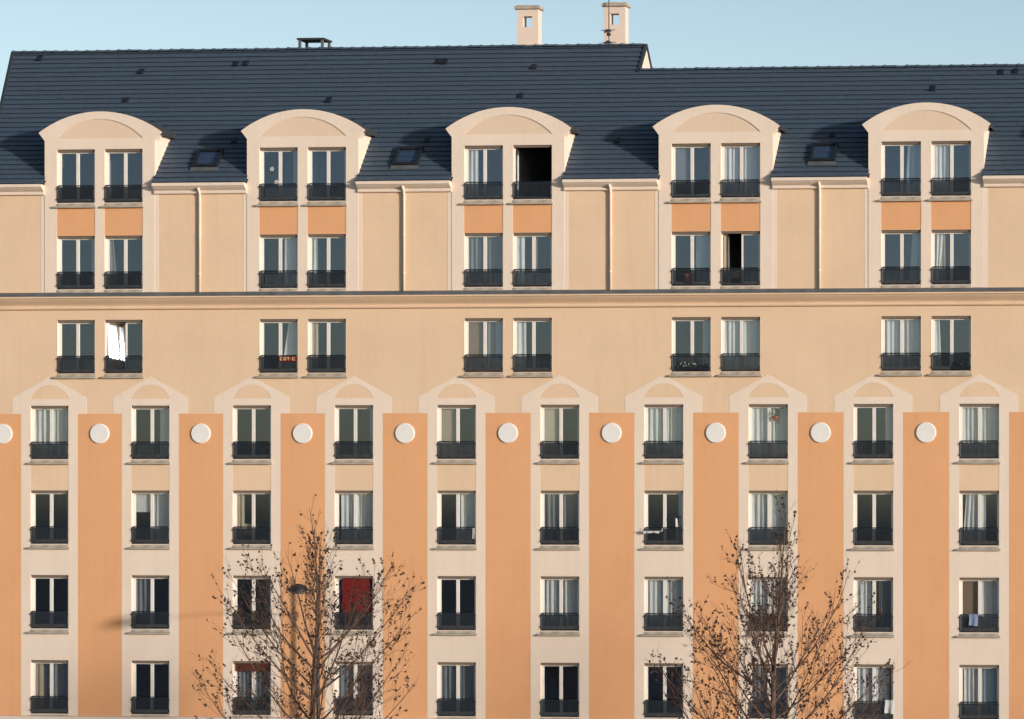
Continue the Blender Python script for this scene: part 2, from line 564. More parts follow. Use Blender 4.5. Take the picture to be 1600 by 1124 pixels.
# ------------------------------------------------------------------ main cornice with zinc cap
prof = [(0.0, 16.775), (-0.03, 16.78), (-0.085, 16.80), (-0.10, 16.835), (-0.085, 16.87), (-0.055, 16.885), (-0.055, 16.90), (-0.09, 16.95), (-0.16, 17.01), (-0.235, 17.08), (-0.275, 17.135), (-0.32, 17.14), (-0.32, 17.19), (0.0, 17.20)]
put('cornice', MB().profile_x(prof, XL, XR).mesh('cornice', M['tan']), bld)
put('cornice_flashing', MB().profile_x([(0.0, 17.195), (-0.335, 17.193), (-0.335, 17.21), (-0.26, 17.30), (-0.045, 17.335), (0.0, 17.335)], XL, XR).mesh('cornice_flashing', M['zinc']), bld)

# eaves cornices between the dormers, each with its gutter lip
def eave(x0, x1):
    pr = [(0.0, 20.42), (-0.06, 20.425), (-0.09, 20.44), (-0.095, 20.50), (-0.08, 20.515), (-0.085, 20.53), (-0.15, 20.57), (-0.22, 20.62), (-0.25, 20.655), (-0.29, 20.66), (-0.295, 20.735), (-0.27, 20.76), (-0.20, 20.74), (0.0, 20.735)]
    return MB().profile_x(pr, x0, x1).mesh('eaves_cornice', M['cream'])
edges = [XL] + [e for b in BAYX for e in (b - BW, b + BW)] + [XR]
for i in range(0, len(edges), 2):
    put('eaves_cornice', eave(edges[i] + 0.002, edges[i + 1] - 0.002), bld)

# downpipes
for k in range(5):
    x = (2 * k + 1.5) * S - 0.02
    dp = put('downpipe', MB().tube([(x, -0.055, 17.30), (x, -0.055, 20.36), (x, -0.12, 20.50), (x, -0.22, 20.60)], 0.042, 10).mesh('downpipe', M['cream'], True), bld)
    for z in (17.9, 19.1, 20.2):
        put('pipe_bracket', MB().tube([(x, -0.055, z - 0.02), (x, -0.055, z + 0.02)], 0.05, 10).box(x - 0.012, x + 0.012, -0.04, 0.0, z - 0.015, z + 0.015).mesh('pipe_bracket', M['cream']), dp)

# ------------------------------------------------------------------ roof
random.seed(4)
NV = Vector((0, -0.70711, 0.70711))
base = MB()
def slope_quad(x0, x1, ya, yb, off, fx0=None):
    f0 = fx0 or (lambda y: x0)
    vs = [(f0(ya), ya + off * 0.707, roof_z(ya) - off * 0.707), (x1, ya + off * 0.707, roof_z(ya) - off * 0.707), (x1, yb + off * 0.707, roof_z(yb) - off * 0.707), (f0(yb), yb + off * 0.707, roof_z(yb) - off * 0.707)]
    base.add(vs, [(0, 1, 2, 3)])
# underlay with the dormer cut-outs
ex = [XL] + [e for b in BAYX for e in (b - BW + 0.05, b + BW - 0.05)] + [XR]
for i in range(0, len(ex), 2):
    slope_quad(ex[i], ex[i + 1], -0.2, 1.35, 0.05, (verge_x if i == 0 else None))
slope_quad(XL, XSTEP, 1.35, Y1 - 0.05, 0.05, verge_x)
slope_quad(XSTEP, XR, 1.35, Y2 - 0.05, 0.05)
# back slopes
def back_slope(f0, x1, yr, ym, off=0.0):
    zr = roof_z(yr) - off
    base.add([(f0(yr), yr, zr), (x1, yr, zr), (x1, ym, zr - (ym - yr)), (f0(ym), ym, zr - (ym - yr))], [(3, 2, 1, 0)])
back_slope(verge_x, XSTEP, Y1, DEPTH + 0.25, 0.02)
back_slope(lambda y: XSTEP, XR, Y2, DEPTH - 0.8, 0.02)
roof = put('roof', base.mesh('roof', M['slate2']), bld)

GAUGE = 0.167
def cut(zm):
    """half width that the dormers take out of a course at this height"""
    if zm < 22.35: return BW - 0.02
    if zm < ZAPEX - 0.05:
        return max(0.0, math.sqrt(max(0, RR * RR - (zm - ZC + 0.05) ** 2)) - 0.05)
    return 0.0
def course(i):
    ya = -0.22 + i * GAUGE
    yb = ya + GAUGE + 0.02
    lowend = ya < Y2 - 0.03
    xr = XR if lowend else XSTEP
    xl = verge_x(ya)
    w = cut(roof_z(ya + 0.08))
    spans = [(xl, xr)]
    if w > 0:
        es = [xl] + [e for b in BAYX for e in (b - w, b + w)] + [xr]
        spans = [(es[k], es[k + 1]) for k in range(0, len(es), 2)]
    TW = 0.33
    sh = 0.5 * TW * (i % 2)
    for a, b in spans:
        mb = MB(); edge = []
        x = a
        while x < b - 1e-4:
            nx = min(b, (math.floor((x + sh) / TW + 1e-6) + 1) * TW - sh)
            if nx - x < 0.02: nx = min(b, nx + TW)
            lift = 0.048 + random.uniform(-0.003, 0.004)
            ym = min(yb, (Y1 if x < XSTEP else Y2) + 0.0)
            jit = random.uniform(-0.002, 0.002)
            g0, g1 = x + 0.003, nx - 0.003
            def P(xx, y, o): return (xx, y - o * 0.707, roof_z(y) + o * 0.707)
            y0 = ya + jit
            vs = [P(g0, y0, lift), P(g1, y0, lift), P(g1, ym, 0.004), P(g0, ym, 0.004), P(g0, y0 + 0.01, 0.0), P(g1, y0 + 0.01, 0.0)]
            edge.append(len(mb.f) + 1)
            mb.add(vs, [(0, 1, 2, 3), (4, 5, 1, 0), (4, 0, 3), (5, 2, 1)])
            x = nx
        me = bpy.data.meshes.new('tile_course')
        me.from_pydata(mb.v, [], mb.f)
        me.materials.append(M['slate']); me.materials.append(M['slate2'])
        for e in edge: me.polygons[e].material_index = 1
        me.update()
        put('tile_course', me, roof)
i = 0
while -0.22 + i * GAUGE < Y1 - 0.03:
    course(i)
    i += 1
# verge strips
def verge(f, ya, yb, wd):
    mb = MB()
    a = Vector((f(ya), ya, roof_z(ya))); b = Vector((f(yb), yb, roof_z(yb)))
    vs = []
    for p in (a, b):
        for o, dx in ((0.065, -wd), (0.065, wd), (-0.06, wd), (-0.06, -wd)):
            vs.append((p.x + dx, p.y - 0.707 * o, p.z + 0.707 * o))
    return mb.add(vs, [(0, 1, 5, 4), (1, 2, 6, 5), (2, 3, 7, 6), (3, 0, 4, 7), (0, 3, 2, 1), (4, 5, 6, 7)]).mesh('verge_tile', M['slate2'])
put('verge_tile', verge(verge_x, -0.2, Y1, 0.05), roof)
put('verge_tile', verge(lambda y: XSTEP + 0.0, Y2 - 0.1, Y1, 0.04), roof)
bk = MB()
vs = []
for yy in (Y1, Y1 + 1.9):
    z = roof_z(Y1) - (yy - Y1)
    for dx, dz in ((-0.3, 0.04), (0.05, 0.04), (0.05, -0.03), (-0.3, -0.03)): vs.append((XSTEP + dx, yy, z + dz))
put('verge_tile', bk.add(vs, [(0, 1, 5, 4), (1, 2, 6, 5), (2, 3, 7, 6), (3, 0, 4, 7), (0, 3, 2, 1), (4, 5, 6, 7)]).mesh('verge_tile', M['slate2']), roof)
# ridge tiles, half-round caps overlapping like the photo's notched ridge line
def ridge_mesh():
    mb = MB()
    k = 8
    ringsx = [(-0.19, 0.135), (-0.13, 0.135), (-0.125, 0.112), (0.19, 0.105)]
    vs = []
    for x, r_ in ringsx:
        for j in range(k + 1):
            a = math.pi * j / k
            vs.append((x, -r_ * math.cos(a), r_ * math.sin(a) * 0.62))
    fs = []
    for q in range(len(ringsx) - 1):
        for j in range(k):
            o = q * (k + 1) + j
            fs.append((o, o + 1, o + k + 2, o + k + 1))
    fs.append(tuple(range(k + 1)))
    return mb.add(vs, fs).mesh('ridge_tile', M['slate'])
rm = ridge_mesh()
x = verge_x(Y1) + 0.19
while x < XSTEP - 0.05:
    put('ridge_tile', rm, roof, (x, Y1, roof_z(Y1) + random.uniform(-0.008, 0.008)))
    x += 0.36
x = XSTEP + 0.24
while x < XR:
    put('ridge_tile', rm, roof, (x, Y2, roof_z(Y2) + random.uniform(-0.008, 0.008)))
    x += 0.36

# vent tiles on the slopes: small hoods
def hood():
    mb = MB()
    prof = [(-0.11, 0.0), (-0.11, 0.03), (-0.07, 0.075), (0.07, 0.075), (0.11, 0.03), (0.11, 0.0)]
    vs = [(x, -0.16, z) for x, z in prof] + [(x * 0.8, 0.16, z * 0.25) for x, z in prof]
    fs = [(i, i + 1, i + 7, i + 6) for i in range(5)] + [tuple(range(5, -1, -1))]
    return mb.add(vs, fs).mesh('vent_tile', M['black_metal'])
hm = hood()
for x, y in [(-2.17, 4.3), (1.51, 3.75), (4.62, 4.0), (4.95, 4.02), (11.41, 4.0), (11.62, 3.98), (14.64, 3.75), (8.21, 2.62), (1.42, 2.7), (27.83, 2.8), (29.94, 3.36), (30.4, 3.38), (18.06, 1.05), (5.6, 1.2), (11.9, 1.15), (24.9, 1.2), (14.5, 2.7)]:
    put('vent_tile', hm, roof, (x, y, roof_z(y) + 0.05), (R(45), 0, 0)).scale = (0.95, 0.85, 0.7)

# skylights
def sl_frame(w, l):
    mb = MB()
    t = 0.09
    for a, b, c, d_ in ((-w, -w + t, -l, l), (w - t, w, -l, l), (-w + t, w - t, -l, -l + t), (-w + t, w - t, l - t, l)):
        mb.box(a, b, c, d_, -0.02, 0.11)
    return mb.mesh('skylight', M['black_metal'])
slf = sl_frame(0.42, 0.43)
slp = MB().box(-0.33, 0.33, -0.34, 0.34, 0.055, 0.063).mesh('pane', M['glass'])
sli = MB().box(-0.33, 0.33, -0.34, 0.34, -0.01, 0.012).mesh('blind', M['dark_blue'])
sla = MB().box(-0.44, 0.44, -0.60, -0.432, 0.03, 0.045).mesh('apron', M['zinc'])
for x in (4.98, 11.47, 24.75):
    y = 0.57
    sk = put('skylight', slf, bld, (x, y - 0.015, roof_z(y) + 0.015), (R(45), 0, 0))
    put('pane', slp, sk); put('blind', sli, sk); put('apron', sla, sk)

# chimneys with a square hole right through the head
def chimney(x0, x1, ya, yb, ztop):
    w2 = (x1 - x0) / 2
    xc = (x0 + x1) / 2
    hz0, hz1 = ztop - 0.72, ztop - 0.36
    ch = put('chimney', MB().plate([rect(-w2, w2, roof_z(Y1) - 1.4, ztop - 0.13), rect(-0.15, 0.15, hz0, hz1)], ya, yb).mesh('chimney', M['chimney']), bld, (xc, 0, 0))
    put('cap', MB().box(-w2 - 0.07, w2 + 0.07, ya - 0.08, yb + 0.08, ztop - 0.128, ztop - 0.04).box(-w2 - 0.02, w2 + 0.02, ya - 0.03, yb + 0.03, ztop - 0.038, ztop).mesh('cap', M['sill']), ch)
    return ch
chimney(13.82, 14.53, 4.70, 5.12, 26.92)
chimney(16.72, 17.43, 4.70, 5.12, 26.97)

# flat vent cover on four legs at the ridge
rv = put('roof_vent', MB().box(-0.46, 0.46, -0.42, 0.42, 0.30, 0.36).box(-0.34, 0.34, -0.30, 0.30, -0.4, 0.02).mesh('roof_vent', M['dark_metal']), bld, (6.92, 5.0, roof_z(Y1) - 0.0 + 0.03))
lm = MB().box(-0.04, 0.04, -0.04, 0.04, -0.35, 0.298).mesh('leg', M['zinc'])
for a in (-0.38, 0.38):
    for b in (-0.34, 0.34): put('leg', lm, rv, (a, b, 0))

# ------------------------------------------------------------------ windows
FY0, FY1 = 0.125, 0.185
def frame_mesh():
    mb = MB()
    t = 0.04
    mb.box(-OW, -OW + t, FY0, FY1, -OH, 0).box(OW - t, OW, FY0, FY1, -OH, 0)
    mb.box(-OW + t, OW - t, FY0, FY1, -t - 0.02, 0).box(-OW + t, OW - t, FY0, FY1, -OH, -OH + 0.09)
    return mb.mesh('window', M['pvc'])
CWID = OW - 0.04 - 0.002
def casement_mesh():
    """leaf with hinge at x=0, running to +x, y=0 front"""
    mb = MB()
    t = 0.048
    z0, z1 = -OH + 0.092, -0.072
    mb.box(0.002, t, 0.008, 0.058, z0, z1).box(CWID - t, CWID, 0.008, 0.058, z0, z1)
    mb.box(t, CWID - t, 0.008, 0.058, z1 - t, z1).box(t, CWID - t, 0.008, 0.058, z0, z0 + t)
    return mb.mesh('casement', M['pvc'])
def pane_mesh():
    t = 0.048
    z0, z1 = -OH + 0.092, -0.072
    return MB().box(t, CWID - t, 0.030, 0.036, z0 + t, z1 - t).mesh('pane', M['glass'])
def warped_pane():
    # old float glass that bulges a little, so that the sun's image is not spread over the whole leaf
    t = 0.048
    z0, z1 = -OH + 0.092 + t, -0.072 - t
    n = 14
    vs, fs = [], []
    for j in range(n + 1):
        z = z0 + (z1 - z0) * j / n
        y = 0.033 + 0.014 * (z - (z0 + z1) / 2) ** 2
        for x in (t, CWID - t): vs.append((x, y, z))
    for j in range(n): fs.append((2 * j, 2 * j + 1, 2 * j + 3, 2 * j + 2))
    return MB().add(vs, fs).mesh('pane', M['glass'], True)
def rail_mesh():
    mb = MB()
    w = OW - 0.032
    zt, zb = -OH + 0.55, -OH + 0.035
    y = -0.01
    # rounded hoop frame
    pts = []
    rc = 0.06
    for (cx, cz, a0) in ((-w + rc, zb + rc, 180), (w - rc, zb + rc, 270), (w - rc, zt - rc, 0), (-w + rc, zt - rc, 90)):
        for q in range(4):
            a = R(a0 + 30 * q)
            pts.append((cx + rc * math.cos(a), y, cz + rc * math.sin(a)))
    pts.append(pts[0])
    mb.tube(pts, 0.019, 6, cap=False)
    mb.box(-w + 0.02, w - 0.02, y - 0.012, y + 0.012, zt - 0.085, zt - 0.065)
    nb = 31
    for k in range(nb):
        x = -w + 0.05 + (2 * w - 0.10) * k / (nb - 1)
        mb.box(x - 0.0085, x + 0.0085, y - 0.006, y + 0.006, zb + 0.01, zt - 0.01)
    # fixing lugs
    for sx in (-1, 1):
        for z in (zt - 0.09, zb + 0.08):
            mb.box(sx * (w + 0.012) - 0.018, sx * (w + 0.012) + 0.018, y - 0.03, y + 0.03, z - 0.025, z + 0.025)
    return mb.mesh('railing', M['rail'])
def sill_mesh(front):
    mb = MB()
    w = OW
    mb.profile_x([(FY0, -OH - 0.03), (FY0, -OH + 0.012), (front - 0.005, -OH - 0.02), (front - 0.02, -OH - 0.10), (FY0, -OH - 0.10)], -w + 0.001, w - 0.001)
    mb.profile_x([(0.02, -OH - 0.16), (0.02, -OH - 0.092), (front - 0.085, -OH - 0.105), (front - 0.10, -OH - 0.115), (front - 0.10, -OH - 0.155), (front - 0.085, -OH - 0.16)], -w - 0.075, w + 0.045)
    return mb.mesh('sill', M['sill'])
def shutter_mesh():
    return MB().box(-OW + 0.001, OW - 0.001, 0.04, 0.075, -0.075, -0.0).mesh('roller_shutter', M['shutter'])
# reveal lining in cream
def reveal_mesh(front):
    mb = MB()
    t = 0.004
    mb.box(-OW, -OW + t, front + 0.001, 0.29, -OH, -0.001).box(OW - t, OW, front + 0.001, 0.29, -OH, -0.001)
    mb.box(-OW + t, OW - t, front + 0.001, 0.29, -t - 0.001, -0.001)
    return mb.mesh('reveal', M['cream'])
FM, CM, PM, RM_, SHM = frame_mesh(), casement_mesh(), pane_mesh(), rail_mesh(), shutter_mesh()
SM_ = {0: sill_mesh(0.0), 1: sill_mesh(BF)}
RV = {0: reveal_mesh(PF), 1: reveal_mesh(BF)}

def curtain_mesh(x0, x1, b0, b1, z0, z1, mat, flat=False, y=0.27, seed=0):
    rnd = random.Random(seed)
    n = 3 if flat else max(6, int((x1 - x0) * 48))
    rows = 7
    ph, fq = rnd.uniform(0, 6), rnd.uniform(34, 48)
    ph2 = rnd.uniform(0, 6)
    vs, fs = [], []
    for j in range(rows + 1):
        t = j / rows
        for i in range(n + 1):
            s = i / n
            xa = x0 + (x1 - x0) * s
            xb = b0 + (b1 - b0) * s
            x = xa * t + xb * (1 - t)
            xr = (x0 + (x1 - x0) * s)
            fold = 0 if flat else 0.022 * math.sin(xr * fq + ph) + 0.014 * math.sin(xr * fq * 0.37 + ph2 + 1.2 * t) + 0.006 * math.sin(9 * t + xr * 7)
            vs.append((x, y + fold, z0 + (z1 - z0) * t))
    for j in range(rows):
        for i in range(n):
            o = j * (n + 1) + i
            fs.append((o, o + 1, o + n + 2, o + n + 1))
    me = MB().add(vs, fs).mesh('curtain', mat, not flat)
    return me

ZC0, ZC1 = -OH + 0.1, -0.08
W2X = lambda t: -OW + 0.06 + (2 * OW - 0.12) * t
# curtains: key -> list of (x0,x1,[b0,b1],material[,z0,z1,flat]); positions across the opening from 0 to 1
full = [(0.0, 0.49, 'c_white'), (0.51, 1.0, 'c_white')]
dim = [(0.0, 0.49, 'c_grey'), (0.51, 1.0, 'c_grey')]
CUR = {
 ('b', 0, 1, 0): [(0.86, 1.0, 'c_blue')], ('b', 0, 1, 1): [(0.92, 1.0, 'c_white')],
 ('b', 0, 2, 0): [(0.02, 0.30, 'c_white')],
 ('b', 0, 3, 0): [(0.0, 0.47, 'c_grey', 0, 1, True)], ('b', 0, 3, 1): full,
 ('b', 0, 4, 0): [(0.66, 1.0, 0.58, 1.0, 'c_blue')], ('b', 0, 4, 1): [(0.0, 0.42, 'c_white')],
 ('b', 1, 0, 0): [(0.86, 1.0, 'c_blue')], ('b', 1, 0, 1): [(0.0, 0.12, 0.0, 0.24, 'c_grey')],
 ('b', 1, 1, 0): [(0.58, 1.0, 'c_white')], ('b', 1, 1, 1): [(0.0, 0.17, 'c_white')],
 ('b', 1, 2, 0): dim, ('b', 1, 2, 1): [(0.0, 0.22, 'c_white'), (0.54, 0.58, 'c_beige')],
 ('b', 1, 3, 0): [(0.60, 1.0, 'c_blue')], ('b', 1, 3, 1): [(0.0, 0.08, 'c_beige')],
 ('b', 1, 4, 0): [(0.78, 1.0, 0.70, 1.0, 'c_blue')], ('b', 1, 4, 1): [(0.0, 0.30, 0.0, 0.16, 'c_white'), (0.12, 0.32, 0.14, 0.32, 'c_beige')],
 ('b', 2, 1, 0): [(0.72, 1.0, 0.52, 1.0, 'c_white')], ('b', 2, 1, 1): [(0.0, 0.17, 'c_beige')],
 ('b', 2, 2, 0): [(0.0, 0.49, 'c_brown', 0, 1, True), (0.51, 0.80, 'c_grey'), (0.78, 1.0, 'c_blue')], ('b', 2, 2, 1): [(0.02, 0.26, 'c_white')],
 ('b', 2, 3, 0): [(0.78, 1.0, 'c_blue')], ('b', 2, 3, 1): full,
 ('b', 2, 4, 0): full, ('b', 2, 4, 1): [(0.0, 0.15, 0.0, 0.2, 'c_white')],
 ('c', 3, 0): full, ('c', 3, 1): [(0.70, 1.0, 'c_white')], ('c', 3, 3): [(0.90, 1.0, 'c_blue')],
 ('c', 3, 4): [(0.0, 0.49, 'c_beige', 0, 1, True)], ('c', 3, 5): [(0.0, 0.46, 'c_pale', 0, 1, True), (0.93, 1.0, 'c_blue')],
 ('c', 3, 6): full, ('c', 3, 7): full, ('c', 3, 8): [(0.80, 1.0, 'c_white')], ('c', 3, 9): full,
 ('c', 4, 1): [(0.0, 0.45, 'c_white', 0.60, 1.0, True), (0.51, 1.0, 'c_white')],
 ('c', 4, 2): [(0.0, 0.2, 'c_beige'), (0.12, 0.42, 'c_pale', 0.12, 0.36, True)], ('c', 4, 3): [(0.08, 0.49, 'c_white'), (0.51, 1.0, 'c_white')],
 ('c', 4, 4): [(0.51, 1.0, 'c_white')], ('c', 4, 5): dim, ('c', 4, 6): [(0.86, 1.0, 'c_blue')], ('c', 4, 7): full,
 ('c', 4, 9): [(0.12, 0.49, 0.02, 0.49, 'c_white'), (0.51, 0.66, 'c_white')],
 ('c', 5, 1): dim[:1], ('c', 5, 2): [(0.82, 1.0, 'c_grey')], ('c', 5, 5): full, ('c', 5, 6): full, ('c', 5, 7): full,
 ('c', 5, 8): [(0.0, 0.49, 'c_white'), (0.52, 0.62, 0.52, 0.58, 'c_brown'), (0.62, 1.0, 'c_grey')],
 ('c', 5, 9): [(0.0, 0.49, 'c_brown', 0, 1, True), (0.51, 1.0, 'c_white')],
 ('c', 6, 0): [(0.02, 0.24, 'c_beige'), (0.24, 0.49, 'c_grey'), (0.55, 1.0, 'c_grey')],
 ('c', 6, 2): [(0.0, 0.49, 'c_grey'), (0.51, 1.0, 'c_grey')], ('c', 6, 3): dim, ('c', 6, 4): dim,
 ('c', 6, 7): dim, ('c', 6, 8): [(0.02, 0.49, 'c_white'), (0.51, 0.9, 'c_white')], ('c', 6, 9): [(0.05, 0.49, 'c_white'), (0.51, 1.0, 'c_blue')],
}
OPEN = {('b', 0, 2, 1): 'both', ('b', 1, 3, 1): 'left', ('b', 2, 0, 1): 'sun'}

def window(xc, zt, key, row, seed):
    bay = 1 if row < 2 else 0
    loc = (xc, 0, zt)
    w = put('window', FM, bld, loc)
    put('reveal', RV[bay], w)
    put('sill', SM_[bay], w)
    put('railing', RM_, w, (0, BF if bay else 0, 0))
    put('roller_shutter', SHM, w)
    mode = OPEN.get(key)
    for side in (0, 1):
        hx = -OW + 0.04 if side == 0 else OW - 0.04
        ang = 0.0; tilt = 0.0
        if mode == 'both': ang = R(94)
        elif mode == 'left' and side == 0: ang = R(80)
        elif mode == 'sun' and side == 0:
            to_cam = (CAM - Vector((xc, 0.3, zt - 0.9))).normalized()
            h = (to_cam + SUN).normalized()
            ang = math.atan2(h.x, -h.y)
            lean = ang
            tilt = math.asin(h.z) + 0.012
        y = FY0 + 0.012
        # right leaf is the mirror image of the left one
        if side == 0:
            rot = Matrix.Rotation(ang, 4, 'Z') @ Matrix.Rotation(-tilt, 4, 'X')
            sc = Matrix.Identity(4)
        else:
            rot = Matrix.Rotation(-ang, 4, 'Z')
            sc = Matrix.Diagonal((-1, 1, 1, 1))
        rn = random.Random(seed * 7 + side)
        if ang == 0: rot = rot @ Matrix.Rotation(rn.uniform(-0.004, 0.004), 4, 'Z')
        mloc = Matrix.Translation((hx, y, 0)) @ rot @ sc
        for nm, mesh in (('casement', CM), ('pane', PM if not (mode == 'sun' and side == 0) else warped_pane())):
            o = put(nm, mesh, w)
            o.matrix_local = mloc
    if mode == 'sun':
        o = put('curtain', curtain_mesh(0.06, CWID - 0.03, 0.06, CWID - 0.03, ZC0 + 0.05, ZC1 - 0.05, M['c_pale'], False, 0.11, 5), w)
        o.matrix_local = Matrix.Translation((-OW + 0.04, FY0 + 0.012, 0)) @ Matrix.Rotation(lean, 4, 'Z')
    for k, c in enumerate(CUR.get(key, [])):
        c = list(c)
        mi = next(q for q, v in enumerate(c) if isinstance(v, str))
        xs = c[:mi]
        if len(xs) == 2: xs = xs + xs
        rest = c[mi + 1:]
        za = ZC0 + (ZC1 - ZC0) * (rest[0] if rest else 0.0)
        zb = ZC0 + (ZC1 - ZC0) * (rest[1] if rest else 1.0)
        fl = bool(rest[2]) if len(rest) > 2 else False
        put('blind' if fl else 'curtain', curtain_mesh(*[W2X(t) for t in xs], za, zb, M[c[mi]], fl, 0.25 + 0.02 * (k % 2), seed * 11 + k), w)
    return w

seed = 1
for bi, b in enumerate(BAYX):
    for r in range(3):
        for si, s in enumerate((-0.78, 0.78)):
            seed += 1
            window(b + s, ZT[r], ('b', r, bi, si), r, seed)
for ci, c in enumerate(COLX):
    for r in range(3, 7):
        seed += 1
        window(c, ZT[r], ('c', r, ci), r, seed)

# ------------------------------------------------------------------ things at the windows
def cloth(name, w, h, mat, amp=0.012, thick=0.012, seed=0):
    rnd = random.Random(seed)
    n, m = 12, 8
    vs, fs = [], []
    ph = rnd.uniform(0, 6)
    for lay in (0, 1):
        for j in range(m + 1):
            for i in range(n + 1):
                x = -w / 2 + w * i / n; z = -h * j / m
                y = amp * math.sin(x * 30 + ph) * (0.4 + j / m) + 0.5 * amp * math.sin(z * 16 + ph) + lay * thick
                vs.append((x + 0.01 * math.sin(z * 11 + ph), y, z + 0.012 * math.sin(x * 13 + ph) * j / m))
    q = (n + 1) * (m + 1)
    for lay in (0, 1):
        for j in range(m):
            for i in range(n):
                o = lay * q + j * (n + 1) + i
                f = (o, o + 1, o + n + 2, o + n + 1)
                fs.append(f if lay else f[::-1])
    return MB().add(vs, fs).mesh(name, mat, True)

tag(put('red_blanket', cloth('red_blanket', 0.92, 1.16, M['red'], 0.012, seed=3), None, (COLX[3] + 0.06, 0.085, ZT[5] - 0.06)),
    'dark red blanket hung across an upper storey window behind the left bare tree', 'blanket')
tag(put('window_valance', cloth('window_valance', 1.12, 0.26, M['redbrown'], 0.01, seed=5), None, (COLX[2], 0.09, ZT[6] - 0.06)),
    'reddish brown valance along the top of a lowest row window', 'valance')
zr3 = ZT[2]
xw = BAYX[1] - 0.78
ban = empty('railing_banner', (xw + 0.31, -0.045, zr3 - OH + 0.52))
tag(ban, 'small red banner with cream lettering tied to a window railing', 'banner')
put('banner_cloth', MB().box(-0.29, 0.29, -0.006, 0.006, -0.16, 0.0).mesh('banner_cloth', M['red']), ban)
lt = MB()
def ring(x0, x1, z0, z1, t=0.018):
    lt.box(x0, x1, -0.011, -0.007, z1 - t, z1).box(x0, x1, -0.011, -0.007, z0, z0 + t).box(x0, x0 + t, -0.011, -0.007, z0 + t, z1 - t)
ring(-0.25, -0.17, -0.125, -0.035); ring(-0.13, -0.05, -0.125, -0.035)
lt.box(-0.068, -0.05, -0.011, -0.007, -0.107, -0.053)
lt.box(-0.02, 0.06, -0.011, -0.007, -0.053, -0.035).box(0.011, 0.029, -0.011, -0.007, -0.125, -0.053)
lt.box(0.09, 0.11, -0.011, -0.007, -0.09, -0.07)
ring(0.15, 0.24, -0.125, -0.035)
put('lettering', lt.mesh('lettering', M['cream_letter']), ban)

def planter(name, label, loc, w, rnd, flowers=True):
    e = empty(name, loc)
    tag(e, label, 'flower box')
    put('box', MB().profile_x([(-0.05, 0.14), (-0.04, 0.0), (0.05, 0.0), (0.06, 0.14)], -w / 2, w / 2).mesh('box', M['dark_metal']), e)
    mb = MB()
    for k in range(140):
        p = Vector((rnd.uniform(-w / 2, w / 2), rnd.uniform(-0.1, 0.1), 0.12 + abs(rnd.gauss(0, 0.10))))
        q = Quaternion((rnd.uniform(-1, 1), rnd.uniform(-1, 1), rnd.uniform(-1, 1)), rnd.uniform(0, 3))
        a, b = q @ Vector((0.035, 0, 0)), q @ Vector((0, 0.018, 0))
        mb.add([p - a, p - b, p + a, p + b], [(0, 1, 2, 3)])
    put('leaves', mb.mesh('leaves', M['green']), e, kind='stuff')
    if flowers:
        mb = MB()
        for k in range(12):
            p = Vector((rnd.uniform(-w / 2, w / 2), rnd.uniform(-0.12, -0.05), 0.2 + rnd.uniform(-.05, 0.12)))
            r_ = 0.022
            mb.add([p + Vector(d_) * r_ for d_ in ((1, 0, 0), (-1, 0, 0), (0, 1, 0), (0, -1, 0), (0, 0, 1), (0, 0, -1))],
                   [(0, 2, 4), (2, 1, 4), (1, 3, 4), (3, 0, 4), (2, 0, 5), (1, 2, 5), (3, 1, 5), (0, 3, 5)])
        put('blossom', mb.mesh('blossom', M['white_cloth']), e, kind='stuff')
    return e
rnd = random.Random(12)
planter('flower_box', 'long flower box with pale blossoms behind a railing below the cornice', (BAYX[3] - 0.78, 0.055, ZT[2] - OH + 0.012), 1.0, rnd)
planter('flower_box', 'dark leafy planter at the right end of a railing, rightmost below the cornice', (BAYX[4] + 0.78 + 0.28, 0.055, ZT[2] - OH + 0.012), 0.55, rnd, False)

cr = empty('storage_crate', (BAYX[3] + 0.78 - 0.30, 0.075, ZT[1] - OH + 0.24))
tag(cr, 'pale slatted crate standing behind the railing of a half open window', 'crate')
for k in range(4):
    put('slat', MB().box(-0.24, 0.24, -0.060, -0.052, 0.02 + 0.055 * k, 0.055 + 0.055 * k).mesh('slat', M['sill']), cr)
put('crate_body', MB().box(-0.25, -0.235, -0.05, 0.05, 0.0, 0.22).box(0.235, 0.25, -0.05, 0.05, 0.0, 0.22).box(-0.235, 0.235, -0.05, 0.05, 0.0, 0.015).box(-0.235, 0.235, 0.038, 0.05, 0.015, 0.22).mesh('crate_body', M['sill']), cr)
bs = put('wicker_basket', MB().tube([(0, 0, 0), (0, 0, 0.02), (0, 0, 0.30), (0, 0, 0.31)], [0.11, 0.13, 0.16, 0.15], 14).mesh('wicker_basket', M['terracotta'], True), None, (BAYX[3] - 0.78 - 0.12, -0.265, ZT[1] - OH + 0.08))
bs.location.y = 0.045; bs.scale = (1, 0.5, 1)
tag(bs, 'brown basket behind the railing below an orange spandrel', 'basket')
tag(put('white_towel', cloth('white_towel', 0.30, 0.42, M['white_cloth'], 0.02, seed=9), None, (COLX[8] + 0.52, -0.065, ZT[6] - OH + 0.60)),
    'white towel hanging over the right end of a lowest row railing', 'towel')
tag(put('blue_towel', cloth('blue_towel', 0.27, 0.36, M['bluecloth'], 0.012, seed=10), None, (COLX[9] - 0.17, -0.065, ZT[5] - OH + 0.57)),
    'blue and white towel draped over a railing near the right edge', 'towel')
tag(put('small_cloth', cloth('small_cloth', 0.08, 0.34, M['white_cloth'], 0.01, seed=11), None, (COLX[4] + 0.56, -0.065, ZT[4] - OH + 0.52)),
    'narrow white cloth at the right end of a railing in the centre', 'cloth')
rk = empty('drying_rack', (COLX[6] - 0.34, -0.10, ZT[4] - OH + 0.40))
tag(rk, 'white wire drying rack hooked on a window railing', 'drying rack')
mb = MB()
